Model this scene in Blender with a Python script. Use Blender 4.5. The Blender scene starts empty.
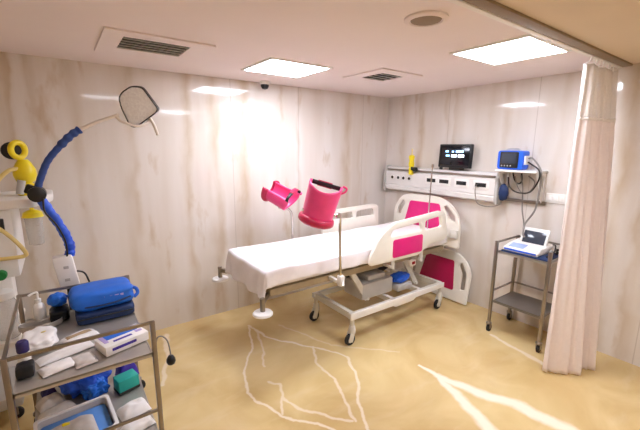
import bpy, bmesh, math, random
from mathutils import Vector, Matrix, Euler, noise
random.seed(7)
S = bpy.context.scene
COL = S.collection
PI = math.pi
V = Vector

# ------------------------------------------------------------------ materials
def new_mat(name):
    m = bpy.data.materials.new(name); m.use_nodes = True
    nt = m.node_tree
    return m, nt, nt.nodes['Principled BSDF']

def lin(h):
    h = h.lstrip('#'); out = []
    for i in (0, 2, 4):
        c = int(h[i:i+2], 16)/255
        out.append(c/12.92 if c <= .04045 else ((c+.055)/1.055)**2.4)
    return (*out, 1)

def mat(name, hexc, rough=.5, metal=0, var=.06, scale=12, bump=0, spec=.5, coat=0, sub=0):
    """procedural paint / plastic / metal: base colour broken up by noise"""
    m, nt, b = new_mat(name)
    c = lin(hexc)
    tc = nt.nodes.new('ShaderNodeTexCoord')
    n = nt.nodes.new('ShaderNodeTexNoise'); n.inputs['Scale'].default_value = scale; n.inputs['Detail'].default_value = 4
    r = nt.nodes.new('ShaderNodeValToRGB')
    r.color_ramp.elements[0].position = .3; r.color_ramp.elements[1].position = .7
    r.color_ramp.elements[0].color = (*[x*(1-var) for x in c[:3]], 1)
    r.color_ramp.elements[1].color = (*[min(1, x*(1+var)) for x in c[:3]], 1)
    nt.links.new(tc.outputs['Object'], n.inputs['Vector'])
    nt.links.new(n.outputs['Fac'], r.inputs['Fac'])
    nt.links.new(r.outputs['Color'], b.inputs['Base Color'])
    b.inputs['Roughness'].default_value = rough; b.inputs['Metallic'].default_value = metal
    b.inputs['Specular IOR Level'].default_value = spec
    b.inputs['Coat Weight'].default_value = coat
    if bump:
        bp = nt.nodes.new('ShaderNodeBump'); bp.inputs['Strength'].default_value = bump; bp.inputs['Distance'].default_value = .01
        nt.links.new(n.outputs['Fac'], bp.inputs['Height']); nt.links.new(bp.outputs['Normal'], b.inputs['Normal'])
    return m

def emit(name, hexc, strength):
    m, nt, b = new_mat(name)
    b.inputs['Base Color'].default_value = lin(hexc)
    b.inputs['Emission Color'].default_value = lin(hexc); b.inputs['Emission Strength'].default_value = strength
    return m

def clear(name, hexc, alpha, rough=.15):
    """clear plastic / net: a share of the surface lets the light through"""
    m, nt, b = new_mat(name)
    b.inputs['Base Color'].default_value = lin(hexc); b.inputs['Roughness'].default_value = rough
    tr = nt.nodes.new('ShaderNodeBsdfTransparent'); mx = nt.nodes.new('ShaderNodeMixShader')
    n = nt.nodes.new('ShaderNodeTexNoise'); n.inputs['Scale'].default_value = 25
    mp = nt.nodes.new('ShaderNodeMapRange'); mp.inputs['To Min'].default_value = alpha-.08; mp.inputs['To Max'].default_value = alpha+.08
    nt.links.new(n.outputs['Fac'], mp.inputs['Value']); nt.links.new(mp.outputs['Result'], mx.inputs['Fac'])
    nt.links.new(tr.outputs[0], mx.inputs[1]); nt.links.new(b.outputs[0], mx.inputs[2])
    nt.links.new(mx.outputs[0], nt.nodes['Material Output'].inputs['Surface'])
    return m

def N(nt, t, **kw):
    n = nt.nodes.new(t)
    for k, v in kw.items(): setattr(n, k, v)
    return n

def marble_wall(name, axis, stops, seams, base='#E4DED8', shade='#D8CFC4', brown='#B79C72', rough=.07):
    """polished stone-look wall slabs: vertical streaks at the places listed in stops (pos, depth)"""
    m, nt, b = new_mat(name)
    L = nt.links.new
    tc = N(nt, 'ShaderNodeTexCoord'); sep = N(nt, 'ShaderNodeSeparateXYZ'); L(tc.outputs['Object'], sep.inputs[0])
    # wander of the streaks with height
    mp = N(nt, 'ShaderNodeMapping'); mp.inputs['Scale'].default_value = (3, 3, 2.2); L(tc.outputs['Object'], mp.inputs[0])
    nz = N(nt, 'ShaderNodeTexNoise'); nz.inputs['Scale'].default_value = 1.0; nz.inputs['Detail'].default_value = 5; L(mp.outputs[0], nz.inputs['Vector'])
    w = N(nt, 'ShaderNodeMath', operation='MULTIPLY_ADD'); L(nz.outputs['Fac'], w.inputs[0]); w.inputs[1].default_value = .22; w.inputs[2].default_value = -.11
    u = N(nt, 'ShaderNodeMath', operation='ADD'); L(sep.outputs[axis], u.inputs[0]); L(w.outputs[0], u.inputs[1])
    lo, hi = -5.2, 0.1
    mr = N(nt, 'ShaderNodeMapRange'); mr.inputs['From Min'].default_value = lo; mr.inputs['From Max'].default_value = hi; L(u.outputs[0], mr.inputs['Value'])
    cr = N(nt, 'ShaderNodeValToRGB'); els = cr.color_ramp.elements
    pts = {0.0: 0.0, 1.0: 0.0}
    for p, d, wd in stops:
        q = (p-lo)/(hi-lo); h = wd/(hi-lo)
        for pos, val in ((q-h, 0), (q, d), (q+h*.6, 0)):
            if 0 < pos < 1: pts[round(pos, 5)] = val
    items = sorted(pts.items())[:32]
    els[0].position = items[0][0]; els[0].color = (items[0][1],)*3+(1,)
    els[1].position = items[-1][0]; els[1].color = (items[-1][1],)*3+(1,)
    for pos, val in items[1:-1]:
        e = els.new(pos); e.color = (val, val, val, 1)
    L(mr.outputs[0], cr.inputs['Fac'])
    # streaks come and go
    mp2 = N(nt, 'ShaderNodeMapping'); mp2.inputs['Scale'].default_value = (5, 5, 1.3); L(tc.outputs['Object'], mp2.inputs[0])
    n2 = N(nt, 'ShaderNodeTexNoise'); n2.inputs['Scale'].default_value = 1.3; n2.inputs['Detail'].default_value = 6; L(mp2.outputs[0], n2.inputs['Vector'])
    r2 = N(nt, 'ShaderNodeMapRange'); r2.inputs['From Min'].default_value = .22; r2.inputs['From Max'].default_value = .62; L(n2.outputs['Fac'], r2.inputs['Value'])
    vein = N(nt, 'ShaderNodeMath', operation='MULTIPLY'); L(cr.outputs['Color'], vein.inputs[0]); L(r2.outputs[0], vein.inputs[1])
    # broad fine grain
    mp3 = N(nt, 'ShaderNodeMapping'); mp3.inputs['Scale'].default_value = (3.5, 3.5, .35); L(tc.outputs['Object'], mp3.inputs[0])
    n3 = N(nt, 'ShaderNodeTexNoise'); n3.inputs['Scale'].default_value = 1.2; n3.inputs['Detail'].default_value = 7; L(mp3.outputs[0], n3.inputs['Vector'])
    r3 = N(nt, 'ShaderNodeMapRange'); r3.inputs['From Min'].default_value = .35; r3.inputs['From Max'].default_value = .7; L(n3.outputs['Fac'], r3.inputs['Value'])
    m1 = N(nt, 'ShaderNodeMix', data_type='RGBA'); m1.inputs[6].default_value = lin(base); m1.inputs[7].default_value = lin(shade); L(r3.outputs[0], m1.inputs[0])
    m2 = N(nt, 'ShaderNodeMix', data_type='RGBA'); L(vein.outputs[0], m2.inputs[0]); L(m1.outputs[2], m2.inputs[6]); m2.inputs[7].default_value = lin(brown)
    # rust-like blotches
    mp4 = N(nt, 'ShaderNodeMapping'); mp4.inputs['Scale'].default_value = (4.5, 4.5, 1.6); mp4.inputs['Location'].default_value = (3, 1, 5); L(tc.outputs['Object'], mp4.inputs[0])
    n4 = N(nt, 'ShaderNodeTexNoise'); n4.inputs['Scale'].default_value = 1.5; n4.inputs['Detail'].default_value = 8; L(mp4.outputs[0], n4.inputs['Vector'])
    r4 = N(nt, 'ShaderNodeMapRange'); r4.inputs['From Min'].default_value = .62; r4.inputs['From Max'].default_value = .8; r4.inputs['To Max'].default_value = .6; L(n4.outputs['Fac'], r4.inputs['Value'])
    m3 = N(nt, 'ShaderNodeMix', data_type='RGBA'); L(r4.outputs[0], m3.inputs[0]); L(m2.outputs[2], m3.inputs[6]); m3.inputs[7].default_value = lin('#B5935F')
    last = m3.outputs[2]
    for s in seams:   # thin joints between the slabs
        d = N(nt, 'ShaderNodeMath', operation='SUBTRACT'); L(sep.outputs[axis], d.inputs[0]); d.inputs[1].default_value = s
        a = N(nt, 'ShaderNodeMath', operation='ABSOLUTE'); L(d.outputs[0], a.inputs[0])
        k = N(nt, 'ShaderNodeMath', operation='LESS_THAN'); L(a.outputs[0], k.inputs[0]); k.inputs[1].default_value = .004
        k2 = N(nt, 'ShaderNodeMath', operation='MULTIPLY'); L(k.outputs[0], k2.inputs[0]); k2.inputs[1].default_value = .3
        mm = N(nt, 'ShaderNodeMix', data_type='RGBA'); L(k2.outputs[0], mm.inputs[0]); L(last, mm.inputs[6]); mm.inputs[7].default_value = lin('#8E7B69')
        last = mm.outputs[2]
    L(last, b.inputs['Base Color'])
    b.inputs['Roughness'].default_value = rough; b.inputs['Specular IOR Level'].default_value = .5
    bp = N(nt, 'ShaderNodeBump'); bp.inputs['Strength'].default_value = .025; bp.inputs['Distance'].default_value = .02
    L(nz.outputs['Fac'], bp.inputs['Height']); L(bp.outputs['Normal'], b.inputs['Normal'])
    return m

def floor_material():
    """polished yellow-beige stone with white veins running where the slab has them"""
    m, nt, b = new_mat('polished_floor_stone'); L = nt.links.new
    tc = N(nt, 'ShaderNodeTexCoord')
    fl = N(nt, 'ShaderNodeVectorMath', operation='MULTIPLY'); L(tc.outputs['Object'], fl.inputs[0]); fl.inputs[1].default_value = (1, 1, 0)
    nz = N(nt, 'ShaderNodeTexNoise'); nz.inputs['Scale'].default_value = 6; nz.inputs['Detail'].default_value = 4; L(fl.outputs[0], nz.inputs['Vector'])
    sb = N(nt, 'ShaderNodeVectorMath', operation='SUBTRACT'); L(nz.outputs['Color'], sb.inputs[0]); sb.inputs[1].default_value = (.5, .5, .5)
    sc = N(nt, 'ShaderNodeVectorMath', operation='MULTIPLY'); L(sb.outputs[0], sc.inputs[0]); sc.inputs[1].default_value = (.09, .09, 0)
    P = N(nt, 'ShaderNodeVectorMath', operation='ADD'); L(fl.outputs[0], P.inputs[0]); L(sc.outputs[0], P.inputs[1])
    veins = [  # points, width at start, width at end, strength
        ([(-2.505, -.477), (-2.621, -.799), (-2.849, -1.125), (-2.98, -1.444), (-2.937, -1.617), (-2.879, -1.821), (-2.708, -2.028), (-2.60, -2.25)], .012, .013, .6),
        ([(-2.509, -.475), (-2.459, -.763), (-2.32, -1.012), (-2.038, -1.43), (-2.02, -1.528), (-2.14, -1.8), (-2.338, -2.044), (-2.456, -2.277)], .014, .016, .6),
        ([(-2.491, -.643), (-2.631, -1.055), (-2.716, -1.22)], .012, .012, .4),
        ([(-2.763, -1.42), (-2.706, -1.523), (-2.864, -1.797)], .012, .012, .5),
        ([(-2.777, -1.646), (-2.737, -1.813), (-2.601, -2.038), (-2.497, -2.136)], .014, .014, .5),
        ([(-2.184, -1.199), (-2.307, -1.438), (-2.309, -1.711), (-2.406, -1.937), (-2.474, -2.152)], .014, .014, .5),
        ([(-1.586, -1.998), (-1.566, -2.175), (-1.646, -2.41), (-1.85, -2.95)], .015, .065, .85),
        ([(-1.566, -2.175), (-1.502, -2.484), (-1.385, -2.72), (-1.33, -3.1)], .04, .07, .85),
        ([(-.54, -2.075), (-.596, -2.357), (-.663, -2.627)], .02, .03, .45),
        ([(-2.225, -.648), (-2.025, -1.277), (-1.558, -1.757)], .012, .012, .25),
        ([(-3.288, -.151), (-3.371, -.626), (-3.496, -.959)], .03, .02, .45),
    ]
    last = None
    for pts, w0, w1, st in veins:
        n = len(pts)-1
        for i in range(n):
            a = V((*pts[i], 0)); d = V((*pts[i+1], 0))-a
            wa = w0+(w1-w0)*i/n; wb = w0+(w1-w0)*(i+1)/n
            s = N(nt, 'ShaderNodeVectorMath', operation='SUBTRACT'); L(P.outputs[0], s.inputs[0]); s.inputs[1].default_value = a
            dt = N(nt, 'ShaderNodeVectorMath', operation='DOT_PRODUCT'); L(s.outputs[0], dt.inputs[0]); dt.inputs[1].default_value = d/d.length_squared
            cl = N(nt, 'ShaderNodeClamp'); L(dt.outputs['Value'], cl.inputs['Value'])
            q = N(nt, 'ShaderNodeVectorMath', operation='SCALE'); q.inputs[0].default_value = d; L(cl.outputs[0], q.inputs['Scale'])
            e = N(nt, 'ShaderNodeVectorMath', operation='SUBTRACT'); L(s.outputs[0], e.inputs[0]); L(q.outputs[0], e.inputs[1])
            ln = N(nt, 'ShaderNodeVectorMath', operation='LENGTH'); L(e.outputs[0], ln.inputs[0])
            wd = N(nt, 'ShaderNodeMath', operation='MULTIPLY_ADD'); L(cl.outputs[0], wd.inputs[0]); wd.inputs[1].default_value = wb-wa; wd.inputs[2].default_value = wa
            dv = N(nt, 'ShaderNodeMath', operation='DIVIDE'); L(ln.outputs['Value'], dv.inputs[0]); L(wd.outputs[0], dv.inputs[1])
            mr = N(nt, 'ShaderNodeMapRange', interpolation_type='SMOOTHSTEP'); L(dv.outputs[0], mr.inputs['Value'])
            mr.inputs['From Min'].default_value = .35; mr.inputs['From Max'].default_value = 1.3; mr.inputs['To Min'].default_value = st; mr.inputs['To Max'].default_value = 0
            if last is None: last = mr.outputs[0]
            else:
                mx = N(nt, 'ShaderNodeMath', operation='MAXIMUM'); L(last, mx.inputs[0]); L(mr.outputs[0], mx.inputs[1]); last = mx.outputs[0]
    # cloudy ground colour
    n1 = N(nt, 'ShaderNodeTexNoise'); n1.inputs['Scale'].default_value = 1.6; n1.inputs['Detail'].default_value = 8; n1.inputs['Distortion'].default_value = 1.2; L(fl.outputs[0], n1.inputs['Vector'])
    cr = N(nt, 'ShaderNodeValToRGB'); cr.color_ramp.elements[0].position = .3; cr.color_ramp.elements[1].position = .72
    cr.color_ramp.elements[0].color = lin('#C9AA72'); cr.color_ramp.elements[1].color = lin('#E0C892')
    L(n1.outputs['Fac'], cr.inputs['Fac'])
    # long faint streaks
    mp = N(nt, 'ShaderNodeMapping'); mp.inputs['Rotation'].default_value = (0, 0, .9); mp.inputs['Scale'].default_value = (1.2, 6, 1); L(P.outputs[0], mp.inputs[0])
    n2 = N(nt, 'ShaderNodeTexNoise'); n2.inputs['Scale'].default_value = 1.4; n2.inputs['Detail'].default_value = 6; L(mp.outputs[0], n2.inputs['Vector'])
    r2 = N(nt, 'ShaderNodeMapRange'); r2.inputs['From Min'].default_value = .55; r2.inputs['From Max'].default_value = .75; r2.inputs['To Max'].default_value = .35; L(n2.outputs['Fac'], r2.inputs['Value'])
    ma = N(nt, 'ShaderNodeMix', data_type='RGBA'); L(r2.outputs[0], ma.inputs[0]); L(cr.outputs['Color'], ma.inputs[6]); ma.inputs[7].default_value = lin('#E2CFA6')
    mb = N(nt, 'ShaderNodeMix', data_type='RGBA'); L(last, mb.inputs[0]); L(ma.outputs[2], mb.inputs[6]); mb.inputs[7].default_value = lin('#F7EEDC')
    L(mb.outputs[2], b.inputs['Base Color'])
    b.inputs['Roughness'].default_value = .2; b.inputs['Specular IOR Level'].default_value = .45
    return m

M = {}
def mk(key, *a, **k): M[key] = mat(key, *a, **k)
mk('ceiling_paint', '#F0E4E2', .8, var=.015, scale=2)
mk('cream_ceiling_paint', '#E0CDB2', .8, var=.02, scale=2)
mk('plain_wall_paint', '#D5C4AE', .7, var=.03, scale=2)
mk('bed_plastic', '#EBE6DA', .35, var=.02)
mk('bed_metal', '#DAD6CC', .4, var=.04)
mk('deck_metal', '#A99A80', .45, metal=.3, var=.08)
mk('magenta', '#E0207C', .4, var=.04)
mk('magenta_shaded', '#B3124E', .4, var=.05)  # darker copy of the magenta, with the leaning board's shade in the colour
mk('leg_pink', '#F2488A', .38, var=.05, coat=.2)
mk('leg_pink_dark', '#C41E50', .38, var=.05, coat=.2)
mk('steel', '#9A9289', .28, metal=.9, var=.08, scale=6)
mk('steel_sheet', '#C0BAB3', .38, metal=.6, var=.1, scale=5)
mk('grey_steel_sheet', '#8E8983', .35, metal=.7, var=.1, scale=5)
mk('chrome', '#D5D2CE', .15, metal=1, var=.03)
mk('dark_metal', '#3A3632', .4, metal=.6)
mk('white_plastic', '#F0EEEA', .4, var=.02)
mk('grey_plastic', '#BDBAB5', .5, var=.04)
mk('black_plastic', '#141416', .4, var=.1)
mk('rubber', '#232325', .7, var=.1)
mk('sheet_cloth', '#EFEAEC', .85, var=.02, scale=30, bump=.08)
mk('curtain_cloth', '#FAF1EE', .85, var=.03, scale=40, bump=.05)
mk('console_white', '#E6E3E0', .35, var=.02)
mk('yellow', '#F3DD1E', .35, var=.06)
mk('pale_yellow', '#E8D48A', .45, var=.05)
mk('blue_case', '#1668D4', .5, var=.08, bump=.1)
mk('blue_bright', '#1C62E0', .4, var=.05)
mk('navy', '#16305E', .6, var=.1, bump=.1)
mk('blue_sleeve', '#27478C', .55, var=.15, bump=.2)
mk('blue_tube', '#2459D8', .4, var=.12)
mk('blue_wrap', '#1650C8', .6, var=.15, scale=20, bump=.2)
mk('light_blue', '#5B93DE', .5, var=.06)
mk('teal', '#1FA79C', .5, var=.08)
mk('purple', '#3D2A9E', .5, var=.1)
mk('dark_purple', '#2B2266', .5, var=.1)
mk('lavender', '#B9A5DC', .5, var=.05)
mk('paper_white', '#EFECEA', .7, var=.04, scale=20)
mk('paper_grey', '#CFC8C2', .7, var=.08, scale=20)
mk('tan', '#B79C78', .6, var=.1)
mk('green', '#12843F', .5)
mk('red', '#B3202A', .5)
mk('lamp_grille', '#FAF8FA', .5, metal=0, var=.1, scale=60)
mk('lamp_cream', '#E3D9CC', .4, var=.04)
mk('track_white', '#EFE9E2', .4, var=.02)
mk('track_brown', '#8A7454', .5, var=.05)
mk('vent_dark', '#2A2522', .7)
mk('cable_grey', '#8C8680', .5, var=.1)
mk('label_grey', '#9FB4E4', .6)
mk('screen_off', '#3C424E', .15, var=.1)
M['panel_glow'] = emit('panel_glow', '#EDF2FF', 15)
M['panel_glow_dim'] = emit('panel_glow_dim', '#EDF2FF', 7)
M['screen_black'] = mat('screen_black', '#0A0D18', .15)
M['icon_blue'] = emit('icon_blue', '#8FC4FF', 1.6)
M['icon_white'] = emit('icon_white', '#E8F2FF', 1.8)
nt_ = M['curtain_cloth'].node_tree; tl_ = nt_.nodes.new('ShaderNodeBsdfTranslucent'); tl_.inputs[0].default_value = lin('#FFF8F2')
mx_ = nt_.nodes.new('ShaderNodeMixShader'); mx_.inputs[0].default_value = .35
nt_.links.new(nt_.nodes['Principled BSDF'].outputs[0], mx_.inputs[1]); nt_.links.new(tl_.outputs[0], mx_.inputs[2]); nt_.links.new(mx_.outputs[0], nt_.nodes['Material Output'].inputs['Surface'])
M['clear_plastic'] = clear('clear_plastic', '#DAD6D0', .45)
M['net_cloth'] = clear('net_cloth', '#F6F0EA', .72, .8)
M['mesh_grille'] = clear('mesh_grille', '#B9B4B2', .8, .4)
M['floor'] = floor_material()

# ------------------------------------------------------------------ mesh helpers
class MB:
    """collects shapes in world coordinates; build() links them as ONE mesh object"""
    def __init__(s): s.bm = bmesh.new()
    def _xf(s, vs, mx):
        for v in vs: v.co = mx @ v.co
    def box(s, c, size, rot=(0, 0, 0), bevel=0, seg=2):
        g = bmesh.ops.create_cube(s.bm, size=1); vs = g['verts']
        mx = Matrix.Translation(V(c)) @ Euler(rot).to_matrix().to_4x4() @ Matrix.Diagonal((*size, 1))
        s._xf(vs, mx)
        if bevel:
            es = list({e for v in vs for e in v.link_edges})
            bmesh.ops.bevel(s.bm, geom=es, offset=bevel, segments=seg, profile=.5, affect='EDGES')
        return s
    def bb(s, lo, hi, bevel=0, seg=2):
        lo, hi = V(lo), V(hi); return s.box((lo+hi)/2, [abs(x) for x in (hi-lo)], bevel=bevel, seg=seg)
    def bar(s, a, b, w, h, bevel=0):
        a, b = V(a), V(b); d = b-a
        q = d.to_track_quat('X', 'Z')
        return s.box((a+b)/2, (d.length, w, h), q.to_euler(), bevel)
    def tube(s, pts, r, n=10, smooth=0, closed=False):
        pts = [V(p) for p in pts]
        if smooth: pts = spline(pts, smooth, closed)
        rf = r if callable(r) else (lambda t: r)
        k = len(pts); up = None; rings = []
        for i, p in enumerate(pts):
            if closed: t = (pts[(i+1) % k]-pts[i-1]).normalized()
            else: t = (pts[min(i+1, k-1)]-pts[max(i-1, 0)]).normalized()
            if up is None:
                up = t.orthogonal().normalized()
            else:
                up = (up-t*up.dot(t))
                up = up.normalized() if up.length > 1e-6 else t.orthogonal().normalized()
            sd = t.cross(up)
            rr = rf(i/max(1, k-1))
            rings.append([s.bm.verts.new(p+(up*math.cos(2*PI*j/n)+sd*math.sin(2*PI*j/n))*rr) for j in range(n)])
        for i in range(k if closed else k-1):
            A, B = rings[i], rings[(i+1) % k]
            for j in range(n): s.bm.faces.new((A[j], A[(j+1) % n], B[(j+1) % n], B[j]))
        if not closed:
            s.bm.faces.new(rings[0][::-1]); s.bm.faces.new(rings[-1])
        return s
    def cyl(s, a, b, r, n=16, r2=None):
        r2 = r if r2 is None else r2
        return s.tube([a, b], lambda t: r+(r2-r)*t, n)
    def lathe(s, o, prof, n=24, axis='Z', mx=None):
        o = V(o)
        base = Matrix.Translation(o) @ (mx.to_4x4() if mx else {'Z': Matrix.Identity(4), 'X': Matrix.Rotation(PI/2, 4, 'Y'), 'Y': Matrix.Rotation(-PI/2, 4, 'X')}[axis])
        rings = []
        for r, z in prof:
            rings.append([s.bm.verts.new(base @ V((max(r, 1e-4)*math.cos(2*PI*j/n), max(r, 1e-4)*math.sin(2*PI*j/n), z))) for j in range(n)])
        for A, B in zip(rings, rings[1:]):
            for j in range(n): s.bm.faces.new((A[j], A[(j+1) % n], B[(j+1) % n], B[j]))
        s.bm.faces.new(rings[0][::-1]); s.bm.faces.new(rings[-1])
        return s
    def grid(s, nu, nv, f, thick=0):
        vs = [[s.bm.verts.new(V(f(i/nu, j/nv))) for j in range(nv+1)] for i in range(nu+1)]
        fs = []
        for i in range(nu):
            for j in range(nv): fs.append(s.bm.faces.new((vs[i][j], vs[i+1][j], vs[i+1][j+1], vs[i][j+1])))
        s.solid = max(getattr(s, 'solid', 0), thick)
        return s
    def plate(s, outline, holes, thick, fn, bevel=.006):
        """flat board with holes: outline in (u, v), fn(u, v, w) -> world, w across the thickness"""
        cu = bpy.data.curves.new('t', 'CURVE'); cu.dimensions = '2D'; cu.fill_mode = 'BOTH'
        for poly in [outline]+list(holes):
            sp = cu.splines.new('POLY'); sp.points.add(len(poly)-1); sp.use_cyclic_u = True
            for pt, (x, y) in zip(sp.points, poly): pt.co = (x, y, 0, 1)
        cu.extrude = thick/2-bevel; cu.bevel_depth = bevel; cu.bevel_resolution = 1; cu.offset = -bevel
        ob = bpy.data.objects.new('t', cu); me = bpy.data.meshes.new_from_object(ob)
        for v in me.vertices: v.co = V(fn(*v.co))
        s.bm.from_mesh(me)
        bpy.data.objects.remove(ob); bpy.data.curves.remove(cu); bpy.data.meshes.remove(me)
        return s
    def blob(s, c, r, size, amp=.25, freq=3, sub=4, seed=0, flat=None, rot=0):
        g = bmesh.ops.create_icosphere(s.bm, subdivisions=sub, radius=1)
        c = V(c); rz = Matrix.Rotation(rot, 3, 'Z')
        for v in g['verts']:
            p = v.co.copy()
            k = 1+amp*noise.noise(p*freq+V((seed, seed*2, 1)))+amp*.5*noise.noise(p*freq*2.3+V((seed, 5, seed)))
            q = V((p.x*size[0], p.y*size[1], p.z*size[2]))*k*r
            q = rz @ q+c
            if flat is not None and q.z < flat: q.z = flat
            v.co = q
        return s
    def build(s, name, m, parent=None, smooth=True, angle=38):
        bmesh.ops.remove_doubles(s.bm, verts=s.bm.verts, dist=1e-6)
        bmesh.ops.recalc_face_normals(s.bm, faces=s.bm.faces)
        me = bpy.data.meshes.new(name); s.bm.to_mesh(me); s.bm.free()
        ob = bpy.data.objects.new(name, me); COL.objects.link(ob)
        me.materials.append(M[m] if isinstance(m, str) else m)
        if getattr(s, 'solid', 0):
            sm_ = ob.modifiers.new('solid', 'SOLIDIFY'); sm_.thickness = s.solid; sm_.offset = 0
        if smooth:
            me.shade_smooth(); me.set_sharp_from_angle(angle=math.radians(angle))
        if parent is not None:
            root = parent
            while root.parent: root = root.parent
            me.transform(Matrix.Translation(-V(root['_o'])))
            ob.parent = parent
        return ob

def spline(pts, k, closed=False):
    out = []; n = len(pts)
    for i in range(n if closed else n-1):
        if closed: p0, p1, p2, p3 = pts[i-1], pts[i], pts[(i+1) % n], pts[(i+2) % n]
        else: p0, p1, p2, p3 = pts[max(i-1, 0)], pts[i], pts[i+1], pts[min(i+2, n-1)]
        for j in range(k):
            t = j/k
            out.append(.5*((2*p1)+(p2-p0)*t+(2*p0-5*p1+4*p2-p3)*t*t+(3*p1-p0-3*p2+p3)*t**3))
    if not closed: out.append(pts[-1])
    return out

def rpoly(pts, r, n=5):
    """polygon with rounded corners; r one radius or one per corner"""
    out = []; k = len(pts)
    for i in range(k):
        rr = r[i] if isinstance(r, (list, tuple)) else r
        p, a, b = V(pts[i]), V(pts[i-1]), V(pts[(i+1) % k])
        da, db = (a-p), (b-p); ra = min(rr, da.length*.48, db.length*.48)
        A, B = p+da.normalized()*ra, p+db.normalized()*ra
        for j in range(n+1):
            t = j/n; q = A*(1-t)**2+p*2*t*(1-t)+B*t*t
            out.append((q.x, q.y))
    return out

def rect(u0, v0, u1, v1, r=.02): return rpoly([(u0, v0), (u1, v0), (u1, v1), (u0, v1)], r)

def tag(o, label, cat, group=None):
    o['label'] = label; o['category'] = cat
    if group: o['group'] = group
    return o

def thing(name, label, cat, loc, group=None):
    o = bpy.data.objects.new(name, None); COL.objects.link(o); o.location = loc; o.empty_display_size = .1
    o['_o'] = tuple(loc)
    return tag(o, label, cat, group)

def struct(name, mb, m):
    o = mb.build(name, m, smooth=False); o['kind'] = 'structure'; return o

# ------------------------------------------------------------------ the room
H = 2.6
wx, wy = -5.2, -5.4
struct('floor', MB().bb((wx-.1, wy-.1, -.1), (.1, .1, 0)), 'floor')
TR = -2.69        # line of the curtain track across the ceiling
struct('ceiling', MB().bb((wx-.1, TR, H), (.1, .1, H+.1)), 'ceiling_paint')
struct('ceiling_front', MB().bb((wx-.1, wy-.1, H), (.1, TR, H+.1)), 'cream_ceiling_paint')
wallA = marble_wall('wall_slabs_back', 'X',
    [(-4.23, .7, .16), (-4.10, .55, .1), (-3.83, .35, .1), (-3.41, .5, .1), (-2.9, .55, .1), (-2.60, .6, .12), (-2.28, .65, .14), (-1.57, .4, .04), (-.77, .65, .14), (-.54, .25, .06)],
    [-2.42, -1.56, -.5])
wallB = marble_wall('wall_slabs_right', 'Y',
    [(-.3, .4, .12), (-.60, .55, .1), (-1.0, .35, .08), (-1.1, .3, .06), (-1.73, .3, .08), (-2.27, .3, .1), (-2.8, .6, .15), (-2.98, .5, .12), (-3.3, .5, .1)],
    [-1.02, -2.05, -3.1])
struct('wall_back', MB().bb((wx-.1, 0, 0), (.1, .1, H)), wallA)
struct('wall_right', MB().bb((0, wy-.1, 0), (.1, 0, H)), wallB)
struct('wall_left', MB().bb((wx-.1, wy-.1, 0), (wx, 0, H)), 'plain_wall_paint')
struct('wall_front', MB().bb((wx, wy-.1, 0), (0, wy, H)), 'plain_wall_paint')

# ceiling lights
def panel(x, y, label, w=.60, d=.56, glow='panel_glow'):
    t = thing('ceiling_panel_light', label, 'ceiling light', (x, y, H), 'square panel lights in the ceiling')
    z0, z1 = H-.012, H
    f = MB()
    for sx in (-1, 1): f.bb((x+sx*w/2-.012, y-d/2-.012, z0), (x+sx*w/2+.012, y+d/2+.012, z1))
    for sy in (-1, 1): f.bb((x-w/2+.012, y+sy*d/2-.012, z0), (x+w/2-.012, y+sy*d/2+.012, z1))
    f.build('light_frame', 'white_plastic', t, smooth=False)
    MB().bb((x-w/2+.012, y-d/2+.012, z0+.003), (x+w/2-.012, y+d/2-.012, z1-.001)).build('diffuser', glow, t, smooth=False)
panel(-2.22, -.83, 'glowing square ceiling panel light above the foot of the bed')
panel(-1.22, -2.34, 'glowing square ceiling panel light beside the curtain track')
panel(-3.32, -2.49, 'glowing ceiling panel light above the front of the steel trolley', .58, .28, 'panel_glow_dim')

panel(-1.90, -4.35, 'glowing ceiling panel light in the front bay beyond the curtain track', .60, .56)
# square ceiling air diffusers
def louvre(x, y, w, d, gx0, gy0, gx1, gy1, nb, label):
    t = thing('ceiling_vent', label, 'air vent', (x, y, H), None)
    p = MB().plate(rect(x-w/2, y-d/2, x+w/2, y+d/2, .004), [rect(gx0, gy0, gx1, gy1, .004)], .012, lambda u, v, q: (u, v, H-.007+q), .002)
    p.build('vent_frame', 'ceiling_paint', t, smooth=False)
    MB().bb((gx0, gy0, H-.003), (gx1, gy1, H-.0005)).build('vent_throat', 'vent_dark', t, smooth=False)
    for i in range(nb):
        yy = gy0+(gy1-gy0)*(i+.5)/nb
        MB().box(((gx0+gx1)/2, yy, H-.012), (gx1-gx0, .022, .003), (math.radians(30), 0, 0)).build('vent_slat', 'white_plastic', t, smooth=False)
louvre(-3.34, -.85, .68, .66, -3.56, -1.06, -3.14, -.72, 5, 'large square ceiling air vent at upper left near the exam lamp')
louvre(-1.27, -1.10, .56, .56, -1.42, -1.25, -1.12, -.95, 4, 'smaller ceiling air vent right of the panel light over the bed')

o = thing('ceiling_speaker', 'round pale disc fitting on the ceiling near the top edge', 'ceiling fitting', (-2.31, -2.40, H))
MB().lathe((-2.27, -2.41, 0), [(.118, H-.001), (.118, H-.010), (.105, H-.018), (.09, H-.018), (.085, H-.010)], 32).build('ring', 'ceiling_paint', o)
MB().lathe((-2.27, -2.41, 0), [(.085, H-.008), (.08, H-.014), (.04, H-.018), (.001, H-.019)], 32).build('grille', 'track_brown', o)

o = thing('dome_camera', 'small black dome camera on the ceiling edge above back wall', 'security camera', (-2.06, -.10, H))
MB().lathe((-2.06, -.10, 0), [(.055, H-.001), (.055, H-.02), (.045, H-.035)], 24).build('camera_base', 'white_plastic', o)
MB().lathe((-2.06, -.10, 0), [(.045, H-.035), (.043, H-.055), (.03, H-.078), (.001, H-.086)], 24).build('dome', 'black_plastic', o)

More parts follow.
